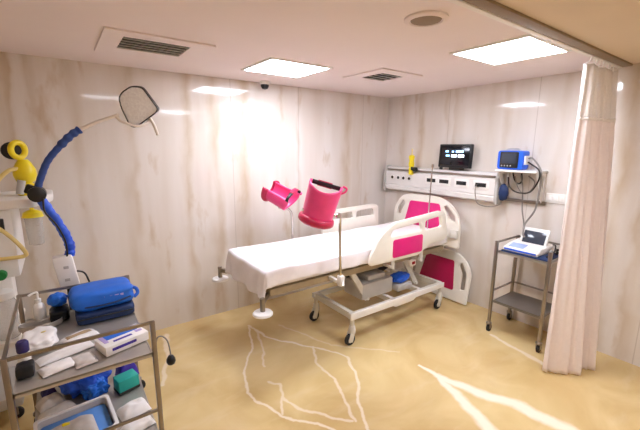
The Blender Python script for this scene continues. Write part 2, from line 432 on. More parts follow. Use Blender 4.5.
# curtain track
o = thing('curtain_track', 'long white and brown curtain track fixed across the ceiling', 'curtain track', (-2.6, TR, H))
MB().bb((wx+.01, TR, H-.022), (-.01, TR+.034, H-.0005), bevel=.003).build('track_rail', 'track_white', o)
MB().bb((wx+.01, TR-.07, H-.016), (-.01, TR-.001, H-.0005), bevel=.002).build('cover_strip', 'track_brown', o)

# ------------------------------------------------------------------ curtain
o = thing('hospital_curtain', 'tall white hospital curtain gathered on ceiling track at the right', 'curtain', (-.5, -2.72, 0))
top_path = [(-.70, -2.635), (-.60, -2.67), (-.48, -2.655), (-.36, -2.68), (-.26, -2.655), (-.17, -2.69)]
bot_path = [(-.80, -2.665), (-.70, -2.79), (-.58, -2.87), (-.50, -2.84), (-.42, -2.91), (-.34, -2.89)]
TS = spline([V((x, y, 0)) for x, y in top_path], 20); BS = spline([V((x, y, 0)) for x, y in bot_path], 20)
def cpt(t, z):
    k = t*(len(TS)-1); i = min(int(k), len(TS)-2); f = k-i
    a = TS[i].lerp(TS[i+1], f); b = BS[i].lerp(BS[i+1], f)
    s = (1-z/2.52)**.9 if z < 2.52 else 0
    p = a.lerp(b, s)
    w = .015+.010*s
    ph = t*2*PI*6.3+.6*math.sin(2*s+t*6)
    p = p+V((.012*math.cos(ph*.7), -w*math.sin(ph)-.012*math.sin(ph*2.1+s*2), 0))
    p.z = z
    return p
zc = 2.13
MB().grid(150, 60, lambda a, b: cpt(a, .015+(zc-.015)*b), .004).build('drape', 'curtain_cloth', o, angle=80)
MB().grid(150, 14, lambda a, b: cpt(a, zc+(2.535-zc)*b), .003).build('net_header', 'net_cloth', o, angle=80)
MB().grid(150, 2, lambda a, b: cpt(a, zc-.012+.024*b)+V((0, -.004, 0)), .006).build('seam_band', 'track_white', o, angle=80)
for i in range(9):
    t = (i+.5)/9; p = cpt(t, 2.53)
    MB().tube([(p.x, TR+.011, H-.0225), (p.x, TR+.011, H-.05), (p.x, p.y, 2.53)], .004, 6).build('hook', 'white_plastic', o)

# ------------------------------------------------------------------ hospital bed
bed = thing('hospital_bed', 'white hospital bed with magenta panels and pink leg supports', 'hospital bed', (-1.5, -.95, 0))
bx0, bx1 = -1.84, -.46; by0, by1 = -1.385, -.78
f = MB()
for y in (by0, by1): f.bar((bx0-.04, y, .30), (bx1+.03, y, .30), .045, .055, .006)
for x in (bx0, bx1): f.bar((x, by0, .30), (x, by1, .30), .05, .05, .006)
f.bar((-1.25, by0, .295), (-1.25, by1, .295), .05, .04, .004)
f.bar((-.8, by0, .295), (-.8, by1, .295), .05, .04, .004)
f.build('base_frame', 'bed_metal', bed)
MB().plate([(bx0-.045, .27), (-1.30, .265), (-1.26, .245), (-.98, .245), (-.94, .27), (bx1+.03, .275), (bx1+.03, .33), (bx0-.045, .34)], [], .012, lambda u, v, w: (u, by0-.03+w, v), .004).build('base_cover', 'white_plastic', bed)
for x in (bx0, bx1):
    for y in (by0, by1):
        c = MB(); c.cyl((x, y, .31), (x, y, .14), .022); c.lathe((x, y, 0), [(.034, .12), (.036, .15), (.03, .19), (.024, .2)], 20)
        for s in (-1, 1): c.box((x-.02, y+s*.024, .085), (.055, .006, .10), (0, .25, 0), .002)
        fk = c.build('castor', 'bed_metal', bed)
        MB().lathe((x-.025, y, .058), [(.05, -.016), (.058, -.012), (.058, .012), (.05, .016)], 24, 'Y').build('wheel', 'rubber', fk)
        MB().lathe((x-.025, y, .058), [(.02, -.0175), (.03, -.0172), (.03, .0172), (.02, .0175)], 16, 'Y').build('wheel_hub', 'bed_metal', fk)
# lifting gear
for x in (-1.5, -.72):
    l = MB()
    for y in (-1.22, -.9):
        l.bar((x, y, .33), (x-.22, y, .66), .03, .05, .004)
    l.cyl((x, -1.25, .335), (x, -.87, .335), .018); l.cyl((x-.22, -1.25, .66), (x-.22, -.87, .66), .018)
    l.build('lift_arm', 'bed_metal', bed)
m = MB().bb((-1.58, -1.24, .325), (-1.12, -.94, .50), bevel=.02); m.bb((-1.46, -1.2, .50), (-1.2, -1.0, .56), bevel=.015)
m.build('motor_box', 'grey_plastic', bed)
m = MB(); m.cyl((-1.2, -1.0, .46), (-.75, -1.02, .62), .032); m.cyl((-1.35, -.95, .45), (-1.8, -.97, .62), .032); m.build('actuator', 'dark_metal', bed)
MB().bb((-1.10, -1.3, .325), (-.86, -1.12, .40), bevel=.02).build('base_tray', 'grey_plastic', bed)
# deck
d = MB()
dz = .69
for y in (-1.25, -.58): d.bar((-2.66, y, dz), (-.28, y, dz), .035, .06, .005)
for x in (-2.64, -2.1, -1.6, -1.0, -.3): d.bar((x, -1.25, dz), (x, -.58, dz), .04, .045, .004)
d.bb((-2.62, -1.23, .715), (-.3, -.6, .735))
d.build('deck_frame', 'deck_metal', bed)
MB().bb((-2.70, -1.285, .737), (-.30, -.535, .885), bevel=.035, seg=4).build('mattress', 'sheet_cloth', bed)
# corner bumper rollers at the foot
for y, sx in ((-1.34, 0), (-.40, -.06)):
    x = -2.77
    b = MB(); b.bar((-2.64, -1.2 if y < -1 else -.62, .665), (x, y, .665), .025, .03, .004); b.cyl((x, y, .70), (x, y, .575), .021)
    bo = b.build('bumper_arm', 'steel', bed)
    MB().lathe((x, y, 0), [(.03, .59), (.075, .582), (.082, .572), (.082, .562), (.06, .556), (.01, .555)], 28).build('bumper_disc', 'white_plastic', bo)
# head board and side rails
def insert(outline, fn, thick, mname, parent, nm='colour_panel'):
    return MB().plate(outline, [], thick, fn, .003).build(nm, mname, parent)
fh = lambda u, v, w: (-.20+w, u, v)
hb = MB().plate(rpoly([(-1.43, .70), (-1.425, 1.06), (-1.31, 1.22), (-1.12, 1.305), (-.62, 1.29), (-.50, 1.24), (-.39, 1.08), (-.38, .70)], [.03, .1, .12, .12, .12, .12, .1, .03]),
    [rpoly([(-1.36, 1.02), (-1.355, 1.09), (-1.22, 1.215), (-1.18, 1.17), (-1.29, 1.04)], .02), rpoly([(-.455, 1.0), (-.46, 1.08), (-.54, 1.2), (-.585, 1.16), (-.52, 1.05), (-.51, .99)], .02),
     ], .035, fh, .01).build('headboard', 'bed_plastic', bed)
insert(rpoly([(-1.22, .88), (-1.13, 1.215), (-.67, 1.205), (-.58, .88)], .03), fh, .046, 'magenta', hb)
for y in (-1.2, -.6):
    m = MB(); m.cyl((-.20, y, .66), (-.20, y, .80), .018); m.bar((-.30, y, .68), (-.19, y, .68), .03, .03)
    m.build('headboard_post', 'bed_metal', bed)
MB().box((-.235, -1.37, .88), (.04, .10, .10), bevel=.01).build('headboard_latch', 'bed_metal', bed)
fr = lambda u, v, w: (u, -1.41+w, v)
sr = MB().plate(rpoly([(-1.67, .77), (-1.66, .86), (-1.53, 1.06), (-1.36, 1.165), (-.62, 1.215), (-.52, 1.18), (-.44, .92), (-.50, .86), (-.75, .86), (-.95, .76)], [.04, .1, .2, .12, .06, .06, .04, .04, .1, .06]),
    [rpoly([(-1.40, 1.02), (-1.37, 1.09), (-.94, 1.125), (-.91, 1.03)], .03), rpoly([(-.86, 1.02), (-.86, 1.13), (-.60, 1.15), (-.57, 1.03)], .03)], .04, fr, .012).build('side_rail', 'bed_plastic', bed)
insert(rect(-1.36, .80, -.90, .99, .03), fr, .05, 'magenta', sr)
fb = lambda u, v, w: (u, -.44+w, v)
sr2 = MB().plate(rpoly([(-1.52, .78), (-1.52, 1.05), (-1.42, 1.15), (-.70, 1.17), (-.60, 1.15), (-.58, .80)], [.04, .1, .08, .06, .05, .05]),
    [rpoly([(-1.40, 1.03), (-1.38, 1.09), (-1.06, 1.10), (-1.04, 1.02)], .03), rpoly([(-.99, 1.02), (-.98, 1.10), (-.70, 1.11), (-.68, 1.02)], .03)], .04, fb, .012).build('side_rail', 'bed_plastic', bed)
insert(rect(-1.32, .80, -.92, .97, .03), lambda u, v, w: (u, -.425+w, v), .02, 'magenta', sr2)
for y, yy in ((-1.385, -1.26), (-.465, -.57)):
    for x in (-1.3, -.85):
        m = MB(); m.bar((x, yy, .68), (x, y, .68), .03, .025); m.bar((x, y, .665), (x, y, .80), .03, .02)
        m.build('rail_bracket', 'bed_metal', bed)
m = MB().box((-.93, -1.33, .645), (.10, .04, .07), bevel=.012); m.build('hand_pendant', 'white_plastic', bed)
pb = [c for c in bed.children if c.name.startswith('hand_pendant')][0]
MB().box((-.93, -1.352, .65), (.045, .01, .03), bevel=.003).build('red_button', 'red', pb)
# infusion rod at the head end
m = MB().cyl((-.33, -1.05, .72), (-.30, -1.05, 1.66), .009, 10); m.cyl((-.3, -1.05, 1.66), (-.3, -1.05, 1.70), .016, 10)
m.build('infusion_rod', 'chrome', bed)
# leg supports
def leg_support(base_pts, ctr, axis, opening, R, Lh, strap_end, clamp_at):
    pole = MB().tube(base_pts, .0125, 12, 6).build('leg_support_pole', 'chrome', bed)
    a = V(axis).normalized(); o_ = V(opening); o_ = (o_-a*o_.dot(a)).normalized(); sd = a.cross(o_)
    c = V(ctr)
    def P(th, h, extra=0):     # th = 0 opposite the opening
        k = (h+1)/2
        r = R*(.94+.10*k)+extra
        return c+a*(h*Lh/2+(-.06*math.cos(th)*0))+(-o_*math.cos(th)+sd*math.sin(th))*r
    A = math.radians(112)
    def shell(s, t):
        th = -A+2*A*s
        h = -1+2*t*(1-.17*max(0, math.cos(th*.85))**2)
        return P(th, h)
    sh = MB().grid(28, 14, shell, .012).build('leg_trough', 'leg_pink', pole, angle=60)
    def lip(s, t):
        th = -A+2*A*s
        return P(th, -.70-.44*t+.06*(1-math.cos(th))*0, .006+.020*math.sin(t*PI)**.6-.03*max(0, t-.75)*2)
    MB().grid(28, 6, lip, .010).build('trough_lip', 'leg_pink_dark', pole, angle=60)  # darker pink puts the shade on the flared lip into its colour
    # strap across the open side at the upper end
    q0, q1 = P(-A, .86, .012), P(A, .86, .012)
    mid = (q0+q1)/2+o_*strap_end
    pts = [q0+(-o_)*.02, q0+o_*.02, q0.lerp(mid, .5)+o_*strap_end*.35, mid, q1.lerp(mid, .5)+o_*strap_end*.35, q1+o_*.02, q1+(-o_)*.02]
    sp = spline(pts, 8)
    def band(s, t):
        k = s*(len(sp)-1); i = min(int(k), len(sp)-2); p = sp[i].lerp(sp[i+1], k-i)
        return p+a*(t-.5)*.036
    MB().grid(48, 2, band, .006).build('strap', 'black_plastic', sh, angle=60)
    def band2(s, t):
        k = (.38+.3*s)*(len(sp)-1); i = int(k); p = sp[i].lerp(sp[i+1], k-i)
        return p+a*(t-.5)*.05+o_*.006
    MB().grid(12, 2, band2, .008).build('buckle', 'leg_pink_dark', sh, angle=60)
    q = q0-o_*.01; sd = -sd
    MB().tube([q-a*.035, q+sd*.03-a*.01, q+sd*.035+a*.02, q+a*.03], .009, 8, 5).build('strap_loop', 'leg_pink', sh)
    br = MB().cyl(base_pts[-1], P(*clamp_at, .014), .016, 12); br.lathe(base_pts[-1], [(.02, -.02), (.027, -.015), (.027, .015), (.02, .02)], 16)
    br.build('swivel_clamp', 'chrome', pole)
rt, fw, up = V((.81, -.587, 0)), V((.587, .81, 0)), V((0, 0, 1))
leg_support([(-2.03, -1.43, .70), (-2.045, -1.43, .95), (-2.055, -1.435, 1.20), (-2.065, -1.45, 1.285), (-2.10, -1.475, 1.325), (-2.125, -1.49, 1.335)],
            (-2.272, -1.45, 1.452), up*.95+rt*.26-fw*.05, fw*.95+rt*.1+up*.1, .130, .33, .02, (-1.2, -.55))
leg_support([(-1.93, -.45, .70), (-1.93, -.44, .95), (-1.94, -.44, 1.16), (-2.0, -.445, 1.235), (-2.06, -.45, 1.255), (-2.09, -.46, 1.262)],
            (-2.09, -.48, 1.395), rt*.84-up*.40-fw*.30, up*.95-fw*.28+rt*.2, .125, .31, .07, (0, -.2))
for x, y in ((-2.03, -1.43), (-1.93, -.45)):
    m = MB().box((x, y, .715), (.05, .06, .10), bevel=.01); m.bar((x, y, .695), (x, -1.25 if y < -1 else -.58, .695), .03, .03); m.cyl((x, y-.03, .72), (x-.03, y-.07, .69), .01)
    m.build('pole_socket', 'white_plastic', bed)

# sheet over the mattress
def sheet(a, b):
    x0, x1, y0, y1, zt = -2.715, -.29, -1.30, -.52, .893
    dropf, drops = .22, .13
    s = -2.715-dropf+(x1-(-2.715-dropf))*a
    t = (y0-drops)+(y1+drops-(y0-drops))*b
    ox = max(0, x0-s); oy = max(0, y0-t, t-y1); sgn = -1 if t < y0 else 1
    x = max(s, x0); y = min(max(t, y0), y1)
    d = math.hypot(ox, oy) if ox and oy else ox+oy
    d = min(d, .235)
    z = zt-d
    f = noise.noise(V((s*4, t*4, 3)))
    if d > 0:
        sw = .012*math.sin((s if oy > ox else t)*23+f*4)*(d/.2)+.012*(1-math.exp(-d*30))
        nx, ny = (ox/(ox+oy), oy/(ox+oy))
        x -= nx*sw+ox*.10; y += sgn*(ny*sw+oy*.06)
        z -= .012*math.sin(s*7+2)*(d/.2)
        e = math.exp(-d*60); z = z+0*e
    z += .016*noise.noise(V((s*2.2+t*1.5, t*5-s*1.2, .5)))+.005*noise.noise(V((s*7, t*11, 2)))+.004
    return (x, y, max(z, .62))
ob = MB().grid(150, 80, sheet, .004).build('bed_sheet', 'sheet_cloth', angle=80)
tag(ob, 'white cloth sheet draped over the hospital bed mattress', 'bed sheet')

# blue cloth on the bed base
ob = MB().blob((-.98, -1.21, .455), 1, (.13, .085, .055), .22, 2.5, 4, 3).build('blue_pouch', 'blue_bright'); tag(ob, 'small royal blue pouch lying on the frame under the bed', 'pouch')

# detached foot board leaning on the wall
fbd = thing('bed_footboard', 'detached white bed board with shade-darkened magenta panel leaning on right wall', 'bed board', (-.1, -1.1, 0))
ff = lambda u, v, w: (-.155+.13*v/.62+w, u, v)
hb = MB().plate(rpoly([(-1.56, .015), (-1.55, .40), (-1.46, .53), (-1.32, .61), (-.86, .61), (-.74, .55), (-.63, .42), (-.62, .015)], [.02, .08, .1, .1, .1, .1, .08, .02]),
    [rpoly([(-1.50, .18), (-1.49, .38), (-1.40, .50), (-1.37, .46), (-1.43, .36), (-1.44, .17)], .02), rpoly([(-.68, .20), (-.69, .38), (-.77, .50), (-.80, .46), (-.745, .36), (-.735, .20)], .02)], .032, ff, .01).build('board', 'bed_plastic', fbd)
insert(rpoly([(-1.36, .14), (-1.30, .50), (-.88, .50), (-.82, .14)], .03), ff, .044, 'magenta_shaded', hb)

# ------------------------------------------------------------------ wall console
con = thing('bedhead_console', 'long white gas and socket console mounted on the right wall', 'wall console', (-.06, -.95, 1.45))
prof = [(-.002, 1.30), (-.07, 1.295), (-.115, 1.315), (-.12, 1.36), (-.105, 1.372), (-.115, 1.385), (-.118, 1.56), (-.10, 1.575), (-.10, 1.60), (-.085, 1.625), (-.002, 1.63)]
cm = MB(); A = [cm.bm.verts.new((x, -.12, z)) for x, z in prof]; B = [cm.bm.verts.new((x, -1.75, z)) for x, z in prof]
for i in range(len(prof)):
    j = (i+1) % len(prof); cm.bm.faces.new((A[i], A[j], B[j], B[i]))
cm.bm.faces.new(A); cm.bm.faces.new(B[::-1])
cm.build('console_body', 'console_white', con, angle=25)
MB().bb((-.122, -1.74, 1.578), (-.1, -.14, 1.60), bevel=.003).build('rail_strip', 'steel', con)
for y in (-.10, -1.77): MB().plate([(-.005, 1.285), (-.12, 1.285), (-.135, 1.34), (-.135, 1.57), (-.09, 1.64), (-.005, 1.64)], [], .035, lambda u, v, w: (u, y+w, v), .006).build('end_cap', 'grey_plastic', con)
for y in (-.25, -.36, -.455, -.555):
    g = MB().lathe((-.117, y, 1.48), [(.03, -.006), (.032, .008), (.027, .014)], 20, mx=Matrix.Rotation(-PI/2, 3, 'Y')).build('gas_outlet', 'white_plastic', con)
    MB().lathe((-.117, y, 1.48), [(.022, .012), (.02, .018), (.008, .016)], 16, mx=Matrix.Rotation(-PI/2, 3, 'Y')).build('outlet_port', 'dark_metal', g)
for y in (-.91, -1.10, -1.34, -1.585):
    g = MB().box((-.119, y, 1.485), (.008, .19, .10), bevel=.003).build('socket_plate', 'white_plastic', con)
    MB().box((-.124, y, 1.485), (.006, .13, .045), bevel=.002).build('socket', 'black_plastic', g)
o = thing('power_cord', 'thin grey power lead hanging from the right end socket of console', 'cable', (-.14, -1.56, 1.4))
MB().box((-.139, -1.55, 1.478), (.022, .04, .03), bevel=.004).build('plug', 'black_plastic', o)
MB().tube([(-.15, -1.55, 1.475), (-.165, -1.55, 1.43), (-.16, -1.555, 1.36), (-.15, -1.58, 1.28), (-.145, -1.66, 1.255), (-.14, -1.76, 1.262), (-.14, -1.84, 1.30)], .006, 8, 6).build('lead', 'cable_grey', o)

# yellow flowmeter on the console
o = thing('oxygen_flowmeter', 'yellow oxygen flowmeter standing on the wall console', 'flowmeter', (-.15, -.6, 1.58))
MB().box((-.15, -.60, 1.585), (.055, .05, .10), bevel=.01).build('adaptor', 'yellow', o)
MB().lathe((-.15, -.60, 0), [(.02, 1.63), (.036, 1.65), (.04, 1.69), (.03, 1.715), (.034, 1.74), (.04, 1.765), (.036, 1.79), (.02, 1.80)], 20).build('meter_body', 'yellow', o)
MB().cyl((-.15, -.60, 1.795), (-.15, -.60, 1.88), .009, 10).build('sight_tube', 'pale_yellow', o)
MB().lathe((-.17, -.625, 0), [(.006, 1.60), (.014, 1.61), (.014, 1.64), (.01, 1.645)], 14).build('outlet_nozzle', 'black_plastic', o)
kn = MB().lathe((-.155, -.665, 1.61), [(.025, -.03), (.032, -.02), (.032, .02), (.02, .03)], 16, 'Y').build('control_knob', 'black_plastic', o)
MB().cyl((-.15, -.62, 1.61), (-.155, -.64, 1.61), .012, 10).build('knob_stem', 'dark_metal', o)

# monitor
o = thing('patient_monitor', 'black flat patient monitor showing blue icons standing on wall console', 'monitor', (-.09, -1.22, 1.63))
MB().box((-.10, -1.22, 1.80), (.035, .44, .28), (0, math.radians(3), 0), .008).build('housing', 'black_plastic', o)
sc = MB().box((-.121, -1.22, 1.803), (.006, .385, .225), (0, math.radians(3), 0), .002).build('screen', 'screen_black', o)
for (y, z, w, h, mm) in ((-1.12, 1.855, .04, .022, 'icon_blue'), (-1.20, 1.853, .025, .022, 'icon_blue'), (-1.29, 1.855, .10, .026, 'icon_blue'), (-1.13, 1.805, .05, .020, 'icon_blue'), (-1.215, 1.803, .07, .03, 'icon_white'), (-1.31, 1.803, .075, .034, 'icon_white'), (-1.205, 1.745, .07, .026, 'icon_blue')):
    MB().box((-.1245-.052*(z-1.803)*1, y, z), (.003, w, h), (0, math.radians(3), 0), .001).build('screen_icon', mm, sc)
m = MB().box((-.06, -1.22, 1.652), (.09, .16, .04), bevel=.008); m.box((-.07, -1.22, 1.70), (.03, .08, .10), bevel=.006); m.build('stand', 'dark_metal', o)
MB().box((-.10, -1.03, 1.655), (.03, .035, .045), bevel=.006).build('side_connector', 'black_plastic', o)

# shelf at the right end of the console with the blue monitor
o = thing('equipment_shelf', 'small white bracket shelf at the right end of wall console', 'shelf', (-.13, -2.0, 1.67))
MB().bb((-.27, -2.22, 1.66), (-.002, -1.81, 1.68), bevel=.006).build('shelf_board', 'white_plastic', o)
for y in (-1.83, -2.2):
    MB().plate(rpoly([(-.004, 1.34), (-.03, 1.34), (-.22, 1.64), (-.22, 1.659), (-.004, 1.659)], .008), [rpoly([(-.03, 1.45), (-.15, 1.63), (-.03, 1.63)], .01)], .008, lambda u, v, w: (u, y+w, v), .002).build('bracket', 'white_plastic', o)
MB().bb((-.035, -2.24, 1.33), (-.002, -1.81, 1.365), bevel=.004).build('lower_rail', 'steel', o)

o = thing('vital_signs_monitor', 'blue cased vital signs monitor with black face on the bracket shelf', 'monitor', (-.15, -1.93, 1.68))
hs = MB().plate(rect(-2.06, 1.683, -1.80, 1.875, .03), [], .15, lambda u, v, w: (-.15+w, u, v), .015).build('casing', 'blue_bright', o)
MB().plate(rect(-2.02, 1.70, -1.835, 1.862, .012), [], .012, lambda u, v, w: (-.228+w, u, v), .003).build('face', 'black_plastic', o)
MB().plate(rect(-2.0, 1.745, -1.855, 1.845, .006), [], .006, lambda u, v, w: (-.2355+w, u, v), .001).build('screen', 'screen_off', o)
for i in range(4): MB().lathe((-.234, -1.86-.03*i, 1.722), [(.007, 0), (.007, .004), (.004, .006)], 10, mx=Matrix.Rotation(-PI/2, 3, 'Y')).build('button', 'grey_plastic', o)
MB().tube([(-.15, -1.85, 1.872), (-.15, -1.87, 1.885), (-.15, -1.93, 1.89), (-.15, -1.98, 1.887), (-.15, -2.0, 1.872)], .010, 8, 4).build('carry_handle', 'grey_plastic', o)
MB().box((-.15, -2.066, 1.78), (.09, .02, .09), bevel=.006).build('connector_block', 'white_plastic', o)

def cable(pts, r, label, m='cable_grey', nm='monitor_cable'):
    ob = MB().tube(pts, r, 8, 8).build(nm, m); return tag(ob, label, 'cable')
cable([(-.15, -2.085, 1.80), (-.17, -2.13, 1.80), (-.20, -2.20, 1.74), (-.22, -2.245, 1.66), (-.215, -2.245, 1.5), (-.20, -2.22, 1.3), (-.21, -2.15, 1.15), (-.26, -2.16, 1.06), (-.27, -2.18, 1.02)], .009, 'thick grey lead running from blue monitor down to the trolley', 'cable_grey')
cable([(-.15, -2.085, 1.76), (-.19, -2.14, 1.74), (-.25, -2.235, 1.69), (-.245, -2.24, 1.6), (-.19, -2.15, 1.47), (-.17, -2.02, 1.45), (-.16, -1.93, 1.5), (-.15, -1.90, 1.60)], .008, 'dark lead looped just below the bracket shelf', 'dark_metal')
cable([(-.11, -1.95, 1.61), (-.11, -1.98, 1.52), (-.12, -2.05, 1.44), (-.12, -2.12, 1.47), (-.11, -2.15, 1.56), (-.10, -2.08, 1.62)], .007, 'grey ring of coiled lead under the bracket shelf', 'cable_grey')
cable([(-.09, -2.0, 1.62), (-.09, -2.03, 1.5), (-.09, -2.04, 1.38), (-.085, -2.05, 1.25), (-.085, -2.08, 1.12), (-.11, -2.1, 1.0), (-.13, -2.12, .93)], .007, 'thin grey lead hanging straight down the wall behind the trolley', 'cable_grey')
cable([(-.06, -1.90, 1.64), (-.06, -1.925, 1.57), (-.06, -1.965, 1.53), (-.06, -2.0, 1.56), (-.06, -1.99, 1.64)], .008, 'small dark loop of lead beside the navy cuff', 'dark_metal')
ob = MB().blob((-.15, -1.865, 1.43), 1, (.045, .05, .09), .15, 2, 4, 9).build('blood_pressure_cuff', 'navy'); tag(ob, 'navy blue pressure cuff hanging below the bracket shelf', 'cuff')

o = thing('switch_plate', 'white switch plate on the right wall beside the curtain', 'switch plate', (-.01, -2.33, 1.4))
MB().box((-.008, -2.35, 1.41), (.014, .24, .095), bevel=.004).build('plate', 'white_plastic', o)
for i in range(4): MB().box((-.018, -2.27-.053*i, 1.41), (.008, .03, .05), (0, .08, 0), .002).build('switch', 'white_plastic', o)

# ------------------------------------------------------------------ trolleys
def castor(x, y, parent, zt=.14, r=.04):
    c = MB().cyl((x, y, zt), (x, y, .10), .014)
    c.lathe((x, y, 0), [(.014, .085), (.028, .09), (.028, .105), (.016, .112)], 16)
    for s in (-1, 1): c.box((x+.006, y+s*.018, .066), (.035, .005, .065), bevel=.002)
    k = c.build('castor', 'steel', parent)
    MB().lathe((x+.012, y, r), [(r*.85, -.013), (r, -.01), (r, .01), (r*.85, .013)], 20, 'Y').build('wheel', 'rubber', k)

t2 = thing('instrument_trolley', 'two shelf stainless steel trolley by the right wall behind curtain', 'trolley', (-.28, -2.27, 0))
x0, x1, y0, y1 = -.50, -.07, -2.52, -2.03
for x in (x0, x1):
    for y in (y0, y1):
        MB().bb((x-.014, y-.014, .12), (x+.014, y+.014, .985), bevel=.003).build('post', 'steel', t2)
        castor(x, y, t2)
def tray(xa, xb, ya, yb, z, parent, nm='shelf', sheet_m='steel_sheet'):
    s = MB().bb((xa, ya, z-.006), (xb, yb, z))
    s.bb((xa, ya, z-.022), (xa+.006, yb, z+.004)); s.bb((xb-.006, ya, z-.022), (xb, yb, z+.004))
    s.bb((xa, ya, z-.022), (xb, ya+.006, z+.004)); s.bb((xa, yb-.006, z-.022), (xb, yb, z+.004))
    return s.build(nm, sheet_m, parent, smooth=False)
tray(x0+.014, x1-.014, y0+.014, y1-.014, .88, t2); tray(x0+.014, x1-.014, y0+.014, y1-.014, .35, t2, 'shelf', 'grey_steel_sheet')
MB().bb((x0, y1-.008, .965), (x1, y1+.008, .981)).build('guard_rail', 'steel', t2); MB().bb((x1-.008, y0, .965), (x1+.008, y1, .981)).build('guard_rail', 'steel', t2)
MB().bb((x0, y1-.007, .45), (x1, y1+.007, .464)).build('guard_rail', 'steel', t2); MB().bb((x1-.007, y0, .45), (x1+.007, y1, .464)).build('guard_rail', 'steel', t2)

ob = MB().bb((-.47, -2.49, .8815), (-.10, -2.06, .897), bevel=.004).build('navy_tray_mat', 'navy'); tag(ob, 'navy blue mat covering the top shelf of the right trolley', 'mat')
e = thing('ecg_machine', 'white recorder with tilted dark screen on the navy trolley mat', 'ecg machine', (-.28, -2.23, .898))
pr = [(-.46, .899), (-.46, .935), (-.30, .965), (-.14, .975), (-.14, .899)]
m = MB().plate(rpoly(pr, .012), [], .33, lambda u, v, w: (u, -2.235+w, v), .012); m.build('recorder_body', 'white_plastic', e)
m = MB().box((-.22, -2.26, 1.035), (.03, .25, .17), (0, math.radians(24), 0), .01); lid = m.build('screen_lid', 'white_plastic', e)
MB().box((-.2375, -2.26, 1.030), (.004, .205, .125), (0, math.radians(24), 0), .001).build('screen', 'screen_off', lid)
MB().box((-.38, -2.18, .953), (.10, .14, .006), (0, math.radians(-10.5), 0), .002).build('keypad', 'label_grey', e)
MB().box((-.38, -2.34, .953), (.09, .10, .006), (0, math.radians(-10.5), 0), .002).build('paper_cover', 'paper_white', e)
MB().box((-.455, -2.235, .918), (.012, .30, .02), bevel=.003).build('front_strip', 'blue_bright', e)
for i, (x, y, mm, lab) in enumerate(((-.28, -2.44, 'grey_plastic', 'grey electrode clip on the right trolley, nearest the curtain'), (-.20, -2.46, 'dark_metal', 'dark electrode clip behind the grey one on right trolley'))):
    c = thing('electrode_clip', lab, 'clip', (x, y, .898))
    b = MB().box((x, y, .925), (.08, .018, .02), (.3, -.25, .5), .004); b.box((x, y, .945), (.08, .018, .02), (-.2, .2, .5), .004); b.build('jaw', mm, c)
    MB().lathe((x, y, 0), [(.016, .899), (.02, .903), (.02, .918), (.012, .925)], 14).build('cup', 'chrome', c)
cable([(-.17, -2.41, .978), (-.22, -2.45, .985), (-.30, -2.475, .95), (-.36, -2.47, .92), (-.40, -2.45, .906)], .006, 'thin dark electrode lead trailing across the right trolley top', 'dark_metal', 'electrode_lead')

# left trolley -----------------------------------------------------------
t1 = thing('medical_trolley', 'stainless steel trolley crowded with supplies at left foreground', 'trolley', (-3.96, -1.35, 0))
X0, X1, Y0, Y1 = -4.28, -3.66, -1.78, -.92
ZR, ZS, ZL = .95, .775, .25
for x in (X0, X1):
    for y in (Y0, Y1):
        MB().bb((x-.0125, y-.0125, .12), (x+.0125, y+.0125, ZR+.008), bevel=.003).build('post', 'steel', t1)
        castor(x, y, t1)
for y in (Y0, Y1):
    MB().bb((X0, y-.007, ZR-.008), (X1, y+.007, ZR+.008)).build('guard_rail', 'steel', t1, smooth=False)
    MB().bb((X0, y-.007, .40), (X1, y+.007, .414)).build('guard_rail', 'steel', t1, smooth=False)
MB().bb((X0-.007, Y0, ZR-.008), (X0+.007, Y1, ZR+.008)).build('guard_rail', 'steel', t1, smooth=False)
tray(X0+.0125, X1-.0125, Y0-.012, Y1+.012, ZS, t1); tray(X0+.0125, X1-.0125, Y0-.012, Y1+.012, ZL, t1)

zt = ZS+.005
def softbox(lo, hi, bevel, puff, seed=0, rotz=0, n=3):
    """soft sided case: bevelled box, subdivided and puffed"""
    lo, hi = V(lo), V(hi); c = (lo+hi)/2; s = hi-lo
    mb = MB(); g = bmesh.ops.create_cube(mb.bm, size=1)
    bmesh.ops.subdivide_edges(mb.bm, edges=mb.bm.edges[:], cuts=11, use_grid_fill=True)
    rz = Matrix.Rotation(rotz, 3, 'Z')
    for v in mb.bm.verts:
        p = V((v.co.x*2, v.co.y*2, v.co.z*2))
        k = V(p)
        # superellipsoid style rounding
        e = bevel
        l = (abs(p.x)**e+abs(p.y)**e+abs(p.z)**e)**(1/e)
        q = p/l*max(abs(p.x), abs(p.y), abs(p.z))
        q = p.lerp(q, .9)
        d = 1+puff*noise.noise(q*2.1+V((seed, 0, seed)))
        v.co = rz @ V((q.x*s.x/2*d, q.y*s.y/2*d, q.z*s.z/2*d))+c
        if v.co.z < lo.z: v.co.z = lo.z
    return mb
o = thing('storage_case', 'flat dark navy case under the bright blue case on left trolley', 'case', (-3.82, -1.08, zt))
softbox((-4.00, -1.235, zt), (-3.665, -.945, zt+.075), 8, .02, 4).build('case_body', 'navy', o, angle=70)
MB().tube([(-3.99, -1.243, zt+.045), (-3.68, -1.243, zt+.045)], .005, 6).build('zip', 'black_plastic', o)
o = thing('equipment_case', 'bright blue zipped soft case lying on top of navy case', 'case', (-3.82, -1.07, zt+.08))
softbox((-4.02, -1.22, zt+.076), (-3.66, -.95, zt+.20), 5, .07, 2, .03).build('case_body', 'blue_case', o, angle=70)
MB().tube([(-4.0, -1.195, zt+.115), (-3.9, -1.226, zt+.112), (-3.78, -1.228, zt+.115), (-3.685, -1.205, zt+.125)], .006, 6, 6).build('zip', 'navy', o)
for i in range(6): MB().box((-3.885+.03*i, -1.214, zt+.155), (.018 if i % 2 else .024, .006, .014), (.25, 0, .03), .001).build('lettering', 'lavender', o)
